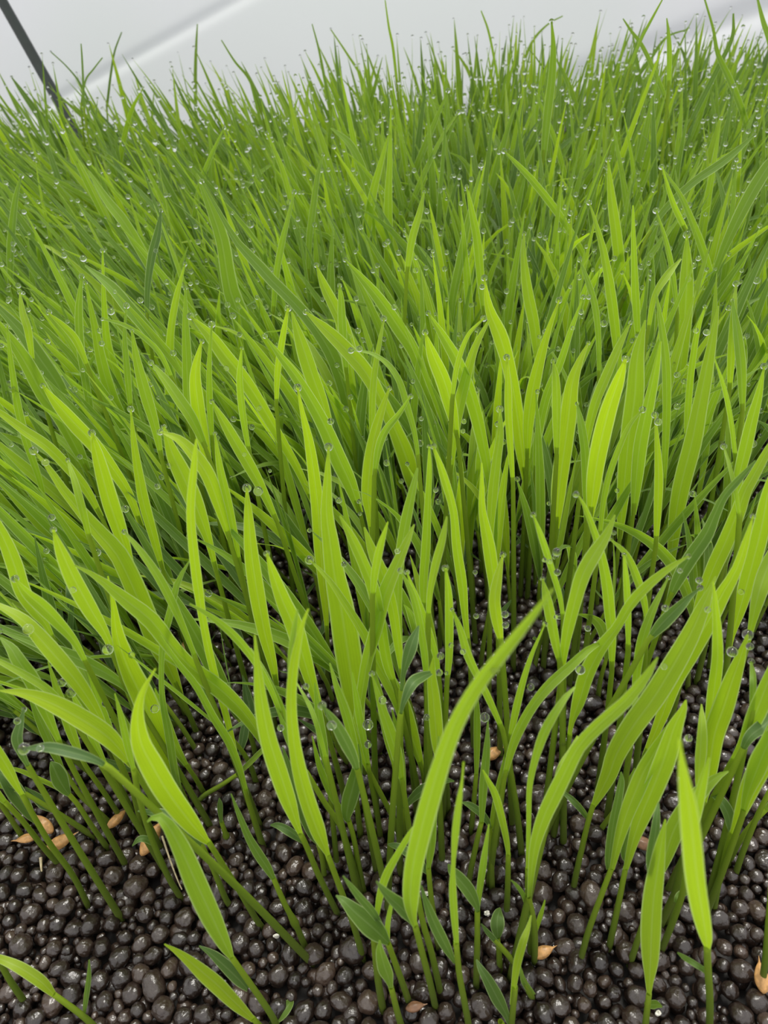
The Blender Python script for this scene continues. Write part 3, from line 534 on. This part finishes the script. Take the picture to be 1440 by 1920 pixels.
(.08, 0, "1228,778,2 1232,830,10 1235,897,16 1233,957,14 1230,1020,8", 13),
(.35, 0, "1238,640,4 1227,697,16 1213,763,22 1200,830,24 1193,897,20 1187,965,9", 0),
(.25, 0, "1210,600,3 1195,670,25 1190,747,34 1180,813,31 1173,880,28 1167,947,20 1162,1010,9", 0),
(.35, 0, "1230,550,3 1240,613,12 1248,680,16 1250,763,15 1247,847,12 1243,920,8", 0),
(.35, 0, "1082,757,3 1090,797,14 1097,847,16 1100,913,16 1100,980,9", 8),
(.25, 0, "1037,677,3 1043,713,14 1045,780,17 1044,850,9", 9),
(.4, 0, "1093,557,2 1070,620,10 1050,680,14 1023,747,16 1007,830,14 1003,895,8", 9),
(.3, 0, "1433,687,2 1423,740,14 1410,790,21 1397,847,23 1383,907,17 1375,970,8", 12),
(.3, 0, "1357,837,3 1370,880,7 1380,923,8 1387,970,6", 12),
(.4, 0, "1340,673,2 1360,733,8 1373,797,10 1380,863,8", 0),
(.4, 0, "1373,563,4 1383,630,16 1390,697,17 1392,770,9", 7),
(.15, 0, "1277,485,3 1250,517,14 1227,557,11 1215,620,7", 0),
(.35, 0, "1187,385,3 1188,440,8 1190,497,12 1193,563,16 1197,640,9", 0),
(.25, 0, "1105,380,2 1120,430,9 1133,480,14 1147,563,19 1157,647,16 1163,720,8", 10),
(.2, 0, "1140,300,3 1147,375,16 1156,440,20 1163,500,20 1172,580,18 1180,660,9", 9),
(.3, 0, "1322,575,3 1307,623,10 1297,687,12 1290,763,12 1286,830,7", 8),
(.35, 0, "268,165,2 245,210,8 228,280,10 218,350,12 214,430,8", 6),
(.4, 0, "420,240,2 395,295,8 375,350,10 362,420,8", 6),
(.6, .15, "370,45,2 367,100,8 366,165,10 368,240,8", 0),
(.9, 0, "302,395,2 295,440,14 285,480,15 277,540,11 276,600,7", 7),
(.35, 0, "165,320,3 200,375,16 235,420,20 270,480,18 300,540,8", 0),
(.6, 0, "40,330,3 30,370,9 24,420,13 20,475,13 20,540,8", 9),
(.4, .15, "620,55,2 650,100,6 680,150,8 700,220,8", 5),
(.6, .15, "415,75,2 440,115,6 468,150,8 490,210,8", 0),
(.6, .16, "585,45,2 597,90,6 606,135,8 620,210,8", 0),
(.8, .15, "228,60,2 215,95,5 208,135,6 200,200,7", 0),
(.8, .15, "95,97,2 125,125,4 150,157,6 175,210,7", 4),
(.7, .15, "192,108,2 175,130,4 160,152,5 152,200,7", 0),
(.7, .16, "152,82,2 154,110,5 156,150,6 158,210,7", 0),
(.75, 0, "22,145,2 40,170,8 65,205,12 95,250,14 120,300,12", 6),
(.55, .165, "1034,40,3 1037,90,10 1034,150,15 1025,225,15 1018,300,10", 10),
(.5, 0, "1040,105,2 1063,150,8 1078,190,9 1092,240,10 1110,320,8", 8),
(.3, .17, "722,0,3 729,50,6 737,90,8 745,160,8", 0),
(.35, 0, "860,210,2 830,255,6 805,305,9 785,350,10 760,410,8", 9),
(.45, 0, "945,283,2 972,310,9 1000,340,12 1040,390,14 1080,450,12 1115,520,8", 10),
(.4, .175, "1246,-8,2 1220,40,5 1202,75,6 1180,130,7", 0),
(.4, .17, "1418,-10,3 1430,40,8 1443,80,10 1455,150,10", 0),
(.55, 0, "1460,285,6 1440,312,20 1405,370,23 1370,440,19 1345,500,12 1325,560,8", 0),
(.6, 0, "1415,253,3 1360,300,14 1300,342,14 1245,395,12 1210,450,8", 7),
(.35, 0, "1240,313,2 1275,365,8 1295,410,12 1318,470,14 1338,540,12 1350,610,8", 10),
(.5, .16, "1168,35,2 1183,58,5 1203,85,7 1225,130,8 1250,190,8", 0),
(.5, .17, "1320,-5,3 1337,55,5 1345,100,8 1368,150,11 1392,210,11 1415,290,9", 0),
(.6, 0, "1290,55,2 1250,70,4 1220,110,7 1190,150,9 1140,210,9", 7),
(.7, .16, "1375,25,3 1373,70,7 1350,120,9 1320,180,10 1290,240,8", 0),
(.45, 0, "1055,30,2 1028,45,3 1000,75,5 980,120,6", 0),
(.35, .165, "1250,34,2 1253,60,6 1255,100,9 1254,160,8", 0),
(.35, .16, "902,20,2 915,55,6 925,100,7 935,160,8", 0),
(.4, 0, "1005,175,2 1015,200,6 1040,260,9 1060,330,10 1080,400,8", 6),
(.3, 0, "875,350,3 885,400,12 895,450,16 902,520,16 908,590,9", 8),
(.5, 0, "975,180,2 955,230,8 935,300,12 918,370,12 905,440,8", 7),
(.5, 0, "840,170,2 815,230,9 790,290,12 768,350,13 745,420,9", 9),
(.25, 0, "795,360,3 786,400,12 772,450,14 763,510,10", 6),
(.45, 0, "620,240,3 655,270,14 680,320,16 700,390,14 715,470,9", 0),
(.5, 0, "606,290,2 595,330,9 587,390,12 580,450,12 578,520,8", 6),
(.3, 0, "500,250,3 530,320,10 550,400,10 560,480,8", 8),
(.35, 0, "552,360,3 540,410,8 528,460,12 518,520,12 512,590,8", 9),
(.55, 0, "900,320,2 888,370,7 875,430,12 862,500,17 850,560,16 842,640,9", 0),
(.2, 0, "1380,532,3 1376,590,12 1372,660,15 1368,730,9", 12),
(.3, 0, "1241,312,2 1262,380,10 1285,430,10", 0),
(.45, 0, "1230,395,3 1250,460,9 1262,520,9 1270,590,7", 12),
]
# drops lying on blades, x y px
DROPS = "240,776,12 240,569,10 348,590,13 538,570,13 558,719,15 614,843,17 620,790,13 484,921,18 576,1049,17 171,803,14 85,867,14 181,1036,16 97,970,13 87,1033,11 53,1180,20 137,1106,12 31,1085,14 202,1218,20 116,1280,16 133,1299,18 247,1228,13 290,1329,16 198,1319,14 32,1352,13 60,1405,16 75,1403,14 949,666,13 1080,927,12 1044,1035,16 1045,1073,13 1281,427,16 1044,563,12 1179,666,14 1207,766,13 1234,791,14 1353,834,13 1325,623,13 1031,1053,9 674,654,12 720,590,11 791,622,10 904,538,10 932,763,14 842,858,12 817,919,10 838,1061,15 891,1073,9 941,1037,10 1007,973,11 1029,944,8 635,938,12 673,940,9 675,963,8 745,1033,11 725,868,12 750,1070,11 717,1313,15 599,1317,17 622,1360,18 690,1359,20 574,1287,12 526,1365,13 690,1396,14 645,1058,11 893,1155,11 947,1152,14 948,1172,13 928,1256,16 868,1222,11 846,1210,10 837,1262,8 824,1261,13 909,1345,18 826,1230,14 800,1345,12 1021,1050,9 1088,1256,18 1373,1222,20 1406,1212,14 1407,1230,13 1311,1088,13 1327,1143,12 1247,1140,13 1291,1384,14 1245,1250,12 1102,1178,12 1042,1157,9 995,1288,14 1055,1392,14 1310,1100,9 1390,1110,11 1275,1070,10 306,792,12 317,873,11 295,912,11 235,954,14 458,852,8 486,765,9 506,883,7 400,606,10 357,532,8 469,420,14 156,485,12 153,513,10 90,640,9 125,742,9 187,620,10 281,676,12 21,834,8 292,470,8 498,1033,9 1305,620,10 1300,498,12 1291,523,11 1419,526,13 1222,520,12 1226,523,11 1104,557,9 1090,585,10 790,785,9 870,790,10 868,808,9 720,590,9 645,491,8 799,502,9 950,546,10 1074,615,8 1033,670,10 1157,920,9".split()

# ---------------------------------------------------------------- seedlings
BEND = lambda: random.uniform(-0.12, 0.12)
def parse(s): return [tuple(float(q) for q in p.split(',')) for p in s.split()]
tips = []          # where drops may hang: (point, radius, of the near plants?)
NLEAF = 0
def yaw_for(): return random.choice((-1, 1))*random.uniform(0.05, 0.45)
def part_leaf(root, P, Wm, tone, name='leaf_blade', yaw=None, n=26, na=7, wave=0.0, side=None):
    mb = MB(); y = yaw_for() if yaw is None else yaw
    ribbon(mb, P, Wm/math.cos(y) if side is None else Wm, tone, side, y, random.uniform(0.10, 0.22), na, 0, wave)
    for k, v in enumerate(mb.v): mb.v[k] = v - np.array(root.location)
    return mb.build(name, [M_LEAF], root)
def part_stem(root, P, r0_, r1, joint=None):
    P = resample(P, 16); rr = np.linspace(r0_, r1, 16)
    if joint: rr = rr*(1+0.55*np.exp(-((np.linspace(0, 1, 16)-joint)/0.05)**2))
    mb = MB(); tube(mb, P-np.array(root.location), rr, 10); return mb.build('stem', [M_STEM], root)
def px2m(p, w): return w/FPX*(Vector(p)-CAM).dot(fwd)
def blade3d(data, d, k, deep=0.0):
    pts = parse(data)[::-1]; n = len(pts); P = []; prev = None
    for i, (x, y, w) in enumerate(pts):
        q = on_plane(x, y, d, k) if deep == 0 else on_plane(x, y, d+deep*(i/(n-1))**2, k)
        P.append((*q, px2m(q, w)))
    return resample(P, 26)
SEED_SPOTS = []; SINGLE = 0
def grounded(label, stem, leaves, i):
    global SINGLE
    st = parse(stem); g = on_ground(*st[0], z=-0.001); k = random.uniform(-0.06, 0.16); d = g.y - k*g.z
    root = empty('rice_seedling', g, label, 'rice seedling', 'rice seedlings'); SINGLE += 1; SEED_SPOTS.append((g.x, g.y))
    P = [g-Vector((0, 0, 0.002))]+[on_plane(x, y, d, k) for x, y in st[1:]]
    part_stem(root, P, 0.00086, 0.00062, 0.42 if 'swollen' in label else None)
    for j, (tone, data) in enumerate(leaves):
        B = blade3d(data, d+(0.0012 if j else -0.0002), k, random.uniform(-0.004, 0.006))
        B[:, 3] = np.maximum(B[:, 3], 0.0003)
        part_leaf(root, B[:, :3], B[:, 3], tone, 'leaf_blade' if j == 0 else 'small_leaf', wave=random.uniform(0, 0.25))
        if j == 0: BL.append((B, root))
BL = []
for i, (lb, st, lv) in enumerate(GROUND): grounded(lb, st, lv, i)

FREE = []
def free_leaf(tone, H, data, drop):
    global SINGLE
    pts = parse(data); tx, ty, _ = pts[0]; bx_, by, _ = pts[-1]
    if H > .14 and tx < 1000 or ty < 100 and tx < 240: data = ' '.join('%g,%g,%g' % (a, b, max(2, w*.65)) for a, b, w in pts)
    if not H: H = 0.098 if ty > 1150 else 0.108 if ty > 1000 else 0.118 if ty > 700 else 0.126 if ty > 400 else 0.135
    H += random.uniform(-0.004, 0.004)
    r = ray(tx, ty); d = (CAM_H-H)/(-r.z/r.y); rb = ray(bx_, by); dmax = (CAM_H-0.020)/(-rb.z/rb.y)
    d = min(d, dmax); k = random.uniform(-0.03, 0.05)
    B = blade3d(data, d, k, random.uniform(-0.006, 0.010)); B[:, 3] = np.maximum(B[:, 3], 0.0003)
    b = Vector(B[0, :3]); t = Vector(B[0, :3]-B[3, :3]).normalized(); dn = (t+Vector((0, 0, -1.1))).normalized()
    g = b+dn*(b.z/-dn.z); m = b.lerp(g, .5)+t*0.002*min(1, b.z/.03); g.z = -0.001
    FREE.append((tone, B, b, m, g, drop, (tx, ty)))
for q in LEAFS: free_leaf(*q)

# plain everyday words for where each of these stands, by its own look first
def tone_word(t): return 'vivid lime' if t < .09 else 'bright green' if t < .24 else 'mid green' if t < .5 else 'dull green'
def wide_word(w): return 'broad' if w > .0050 else 'medium' if w > .0033 else 'narrow'
def zone_word(y): return 'near the bare strip' if y < .15 else 'in the front rows' if y < .20 else 'in the middle rows' if y < .27 else 'in the rear rows' if y < .38 else 'close to the film'
keys = {}
for i, (tone, B, b, m, g, drop, tp) in enumerate(FREE):
    keys.setdefault((tone_word(tone), wide_word(B[:, 3].max()), zone_word(g.y)), []).append((g.x, i))
lab = {}
for (a, w, z), L in keys.items():
    L.sort()
    for n_, (_, i) in enumerate(L): lab[i] = '%s %s %s-bladed seedling %s, from the pole side' % (ORD[n_], a, w, z) if len(L) > 1 else 'only %s %s-bladed seedling %s' % (a, w, z)
for i, (tone, B, b, m, g, drop, tp) in enumerate(FREE):
    root = empty('rice_seedling', g, lab[i], 'rice seedling', 'rice seedlings'); SINGLE += 1; SEED_SPOTS.append((g.x, g.y))
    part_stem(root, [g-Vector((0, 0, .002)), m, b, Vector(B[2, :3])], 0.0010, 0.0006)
    part_leaf(root, B[:, :3], B[:, 3], tone, wave=random.uniform(0, 0.2))
    BL.append((B, root))
    if drop: tips.append((Vector(B[-1, :3]), px2m(B[-1, :3], drop)/2, True))

# ---- the stand itself: seedlings grown by rule
def lean_at(x, y):
    u = x/(0.05+0.55*y)
    return (-0.62 if u < -0.25 else -0.62+0.85*(u+0.25)/0.7 if u < 0.45 else 0.25)
def grow(x, y, s):
    """returns stem points and list of (points, widths, tone, side, name)"""
    la = lean_at(x, y)*random.uniform(0.2, 1.0)+random.gauss(0, 0.13); lb = random.gauss(0.06, 0.13)
    hs = random.uniform(.026, .042)*s; base = np.array([x, y, -0.003]); D = np.array([la*0.7, lb*0.7, 1.0])
    col_ = base+D*hs; stem = [base, base+D*hs*.5+np.array([random.gauss(0, .0007), 0, 0]), col_]
    tn = min(1, max(0, random.betavariate(1.8, 1.9)*.85)); out = []
    nl = random.choice((2, 2, 3))
    for j in range(nl):
        Lf = (random.uniform(.066, .092) if j == 0 else random.uniform(.045, .075))*s
        az = random.uniform(0, 6.28); out_ = random.uniform(.05, .35) if j == 0 else random.uniform(.2, .55)
        v = D/np.linalg.norm(D)+np.array([math.cos(az), math.sin(az), 0])*out_*.4+np.array([la, lb, 0])*.35
        droop = random.uniform(0, .010)*s if random.random() < .7 else random.uniform(.01, .035)*s
        n = 9; u = np.linspace(0, 1, n)[:, None]; v = v/np.linalg.norm(v)
        h = np.array([v[0], v[1], 0]); h = h/(np.linalg.norm(h)+1e-6)
        P = col_+v*Lf*u+(h*0.7*droop-np.array([0, 0, droop]))*u**2.4
        wmax = random.uniform(.0030, .0046) if j == 0 else random.uniform(.0022, .0036)
        Wd = wmax*np.interp(u[:, 0], [0, .08, .35, .6, .85, 1], [.35, .62, 1, .92, .45, .05])
        sa = random.gauss(0, .7); side = [math.cos(sa), math.sin(sa), 0]
        out.append((P, Wd, min(1, tn+(.12 if j else 0)), side, 'leaf_blade'))
    if random.random() < .6:
        az = random.uniform(0, 6.28); c = base+D*hs*.6; L = random.uniform(.014, .026)*s; v = np.array([math.cos(az)*.7, math.sin(az)*.7, 1.]); u = np.linspace(0, 1, 7)[:, None]
        P = c+v*L*u*.8; out.append((P, .0034*np.interp(u[:, 0], [0, .3, .6, 1], [.25, 1, .8, .05]), .9, [-math.sin(az), math.cos(az), 0], 'small_leaf'))
    return stem, out
spots = []; cell = .004; gr = {}
for x, y in SEED_SPOTS: gr.setdefault((int(x//cell), int(y//cell)), []).append((x, y))
def dens(x, y):
    u = x/(0.055+0.56*y)
    front = 0.150+0.022*(u-0.1) - (0.02 if u < -.5 else 0)
    if y < front-0.015: return 0
    if y < front+0.03: return 0.15
    if y < front+0.07: return 0.38
    return 1.0
tries = 0
while len(spots) < 5300 and tries < 150000:
    tries += 1; y = random.uniform(.11, .60); x = random.uniform(-.46, .46)
    if abs(x) > .115+.58*y or random.random() > dens(x, y): continue
    ci, cj = int(x//cell), int(y//cell); rmin = .0040 if y < .3 else .0036
    if any((a-x)**2+(b-y)**2 < rmin**2 for i in (-1, 0, 1) for j in (-1, 0, 1) for a, b in gr.get((ci+i, cj+j), ())): continue
    gr.setdefault((ci, cj), []).append((x, y)); spots.append((x, y))
spots.sort(key=lambda p: p[1])
print('SPOTS', len(spots), tries)
GROWN = []; n_more = 300-SINGLE; cnt = 0; stuff = MB()
for x, y in spots:
    s = random.uniform(.86, 1.08)*(.88 if y < .2 else .97 if y < .28 else 1.08 if y < .38 else 1.17)
    stem, out = grow(x, y, s)
    # nothing may stand right in front of the lens
    pr = project((x, y, 0)); vis = pr and -20 < pr[0] < 1460
    if vis and cnt < n_more:
        cnt += 1; root = empty('rice_seedling', (x, y, 0), None, 'rice seedling', 'rice seedlings')
        GROWN.append((x, root, tone_word(out[0][2]), len([1 for q in out if q[4] == 'leaf_blade']), zone_word(y), any(q[4] == 'small_leaf' for q in out)))
        part_stem(root, [np.array(p) for p in stem], .0009, .0006)
        for P, Wd, tone, side, nm in out: part_leaf(root, resample(P, 14), np.interp(np.linspace(0, 1, 14), np.linspace(0, 1, len(Wd)), Wd), tone, nm, yaw=0, side=side, na=5)
    else:
        tube(stuff, resample(stem, 4), [.0009, .0008, .0007, .0006], 5, 1)
        for P, Wd, tone, side, nm in out: ribbon(stuff, P, Wd, tone, side, random.uniform(-.3, .3), .16, 3, 0)
    for P, Wd, tone, side, nm in out:
        if nm == 'leaf_blade' and random.random() < (.62 if y > .2 else .35): tips.append((Vector(P[-1])+Vector((random.uniform(-.0006, .0006), 0, 0)), random.uniform(.0006, .00115), False))
        if y > .25 and random.random() < .36: q = P[random.randint(4, 6)]; tips.append((Vector(q)+Vector((0, -.0004, .0004)), random.uniform(.0004, .0008), False))
gk = {}
for x, root, a, nb, z, sm in GROWN: gk.setdefault((a, nb, z, sm), []).append((x, root))
for (a, nb, z, sm), L in gk.items():
    L.sort(key=lambda t: t[0])
    for n_, (_, root) in enumerate(L):
        root['label'] = '%s %s %s-leaved seedling %s%s, from the pole side' % (ORD[n_], a, {1: 'single', 2: 'two', 3: 'three'}[nb], 'with side leaf ' if sm else '', z)
st_o = stuff.build('rice_seedlings', [M_LEAF, M_STEM]); tag(st_o, 'dense stand of slender green rice seedlings filling the bed to the film', 'rice seedlings', None, 'stuff')

# ---------------------------------------------------------------- water drops
def drops():
    blades = [(B, [project(p[:3]) for p in B]) for B, _ in BL]
    done = [project(q)[:2] for q, r, near in tips if near]
    for s in DROPS:
        x, y, w = (float(q) for q in s.split(','))
        if any(math.hypot(a-x, b-y) < w for a, b in done): continue
        done.append((x, y))
        best = None
        for B, pr in blades:
            for i, p in enumerate(pr):
                if p is None: continue
                d = math.hypot(p[0]-x, p[1]-y)
                if d < 16+B[i, 3]*2000 and (best is None or p[2] < best[0]): best = (p[2], B[i, :3])
        dist = best[0]-0.0012 if best else None
        r = ray(x, y)
        if dist is None:
            zt = .085 if y > 1000 else .10; dist = (CAM_H-zt)/(-r.z)*r.dot(fwd)
        q = CAM+r*(dist/r.dot(fwd)); tips.append((q, w/2/FPX*dist, True))
    v, f = ico(4); me = bpy.data.meshes.new('water_drop'); me.from_pydata(v.tolist(), [], f.tolist()); me.polygons.foreach_set('use_smooth', [True]*len(f)); me.materials.append(M_WATER)
    vis = []
    for q, r, near in tips:
        p = project(q)
        if p and -10 < p[0] < 1450 and -10 < p[1] < 1930: vis.append(((1000 if near else 0)+r/p[2]*1e4, q, r, p))
    vis.sort(key=lambda t: -t[0]); mb = MB(); v2, f2 = ico(3)
    rows = vis[:300]; named = {}
    for i, (_, q, r, p) in enumerate(rows):
        size = 'big' if r > .0013 else 'middling' if r > .0009 else 'small'
        named.setdefault((size, zone_word(q.y)), []).append((q.x, i))
    L = {}
    for (size, z), it in named.items():
        it.sort()
        for n_, (_, i) in enumerate(it):
            L[i] = ('%s %s clear water drop on a leaf %s, from the pole side' % (ORD[n_], size, z)) if len(it) <= 100 else '%s clear water drop hanging on a leaf %s' % (size, z)
    for i, (_, q, r, p) in enumerate(vis):
        if i < 300:
            o = bpy.data.objects.new('water_drop', me); COL.objects.link(o); o.location = q; o.scale = (r, r, r*random.uniform(.93, 1.04))
            tag(o, L[i], 'water drop', 'water drops on the leaves')
        else: mb.add(v2*r+np.array(q), f2, np.zeros((len(v2), 3)))
    o = bpy.data.objects.new('water_drops', mb.mesh('water_drops', [M_WATER], attr=False)); COL.objects.link(o); tag(o, 'fine clear water drops scattered over the rear leaf tips', 'water drops', None, 'stuff')
    print('DROPS', len(vis))
drops()

# ---------------------------------------------------------------- seed husks, loose root, pale chips
def husk(px, py, L, ang, label, m=None, lift=.003, fat=.44, group=None):
    L *= 1.15
    p = on_ground(px, py, lift); v, f = ico(3); v = v.copy()
    t = v[:, 0]; v[:, 1] *= fat*(1-.35*t**2-.18*t); v[:, 2] *= fat*.85*(1-.35*t**2-.18*t)
    rr = np.arctan2(v[:, 2], v[:, 1]); v[:, 1:] *= (1+.07*np.cos(rr*5))[:, None]; v *= L/2
    me = bpy.data.meshes.new('hull'); me.from_pydata(v.tolist(), [], f.tolist()); me.polygons.foreach_set('use_smooth', [True]*len(f)); me.materials.append(m or M_HUSK)
    root = empty('seed_husk', p, label, 'seed husk', group); L *= 1.0; root.rotation_euler = (random.uniform(-.2, .2), random.uniform(-.35, .1), ang)
    o = bpy.data.objects.new('hull', me); COL.objects.link(o); o.parent = root
    mb = MB(); u = np.linspace(0, 1, 8)[:, None]; P = np.array([L*.46, 0, 0])+u*np.array([L*.22, 0, L*.03]); tube(mb, P, np.linspace(.0003, .00004, 8), 6); mb.build('awn', [m or M_HUSK], root)
husk(113, 1578, .0082, .25, 'orange seed husk lying lowest of the cluster on the pole side')
husk(82, 1545, .0072, 2.5, 'upper orange seed husk of the cluster on the pole side')
husk(50, 1572, .0055, 3.4, 'small reddish husk half hidden behind the cluster of husks', None)
husk(283, 1573, .0088, 1.05, 'pale pointed seed husk under the hooked pale blade', None, .006)
husk(218, 1536, .0062, .9, 'small seed husk half buried behind the slanting stems')
husk(349, 1215, .0085, 1.4, 'tan husk glimpsed behind the long leaning blades')
husk(1313, 1066, .0105, 1.9, 'tan husk standing in the far gap between broad blades', None, .004)
husk(1018, 1785, .0052, .2, 'orange husk at the foot of the double bladed seedling', None, .003, .5)
husk(1203, 1580, .0062, 2.6, 'brown husk cupped over a granule beneath the spindle blades', M_HUSKD, .003, .5)
husk(1428, 1833, .0060, 1.4, 'pinkish husk beside the thick stem at the side edge', None, .003, .5)
husk(778, 1888, .0042, .1, 'rusty chip of husk at the foot of the paddle leaved seedling', M_HUSKD, .0028, .5)
husk(925, 1412, .0065, .5, 'orange husk peeping between stems behind the tongue leaf', None, .003, .5)
husk(252, 1436, .0055, .5, 'orange husk scrap where the lime blade meets the stems', None, .003, .5)
def thread(name, pts, r, label, cat, z=.003):
    mb = MB(); P = [on_ground(x, y, zz) for x, y, zz in pts]; root = P[0].copy()
    tube(mb, resample(P, 20), np.linspace(r, r*.5, 20), 7); o = mb.build(name, [M_ROOT]); tag(o, label, cat)
thread('dry_root', [(304, 1568, .007), (318, 1610, .006), (333, 1650, .003), (341, 1668, .002)], .00035, 'pale dry root thread hanging from the pointed husk onto the granules', 'root')
thread('dry_root', [(76, 1608, .003), (77, 1622, .0025), (78, 1634, .002)], .0005, 'stubby pale root tip poking down below the husk cluster', 'root')
for x, y, lb in ((518, 1755, 'cream chip on a granule below the swollen joint stem'), (800, 1675, 'cream chip between stems behind the tallest pale blade'), (1234, 1900, 'cream chip on a granule beside the pinched spindle foot'), (913, 1713, 'cream chip beside the round leaved sprout')):
    g = on_ground(x, y, .0022); v, f = ico(2); v = v*np.array([.0008, .0006, .0009])*(1+.2*rng.normal(size=(len(v), 1)))
    me = bpy.data.meshes.new('cream_chip'); me.from_pydata(v.tolist(), [], f.tolist()); me.materials.append(M_CHIP); o = bpy.data.objects.new('cream_chip', me); COL.objects.link(o); o.location = g; tag(o, lb, 'chip')
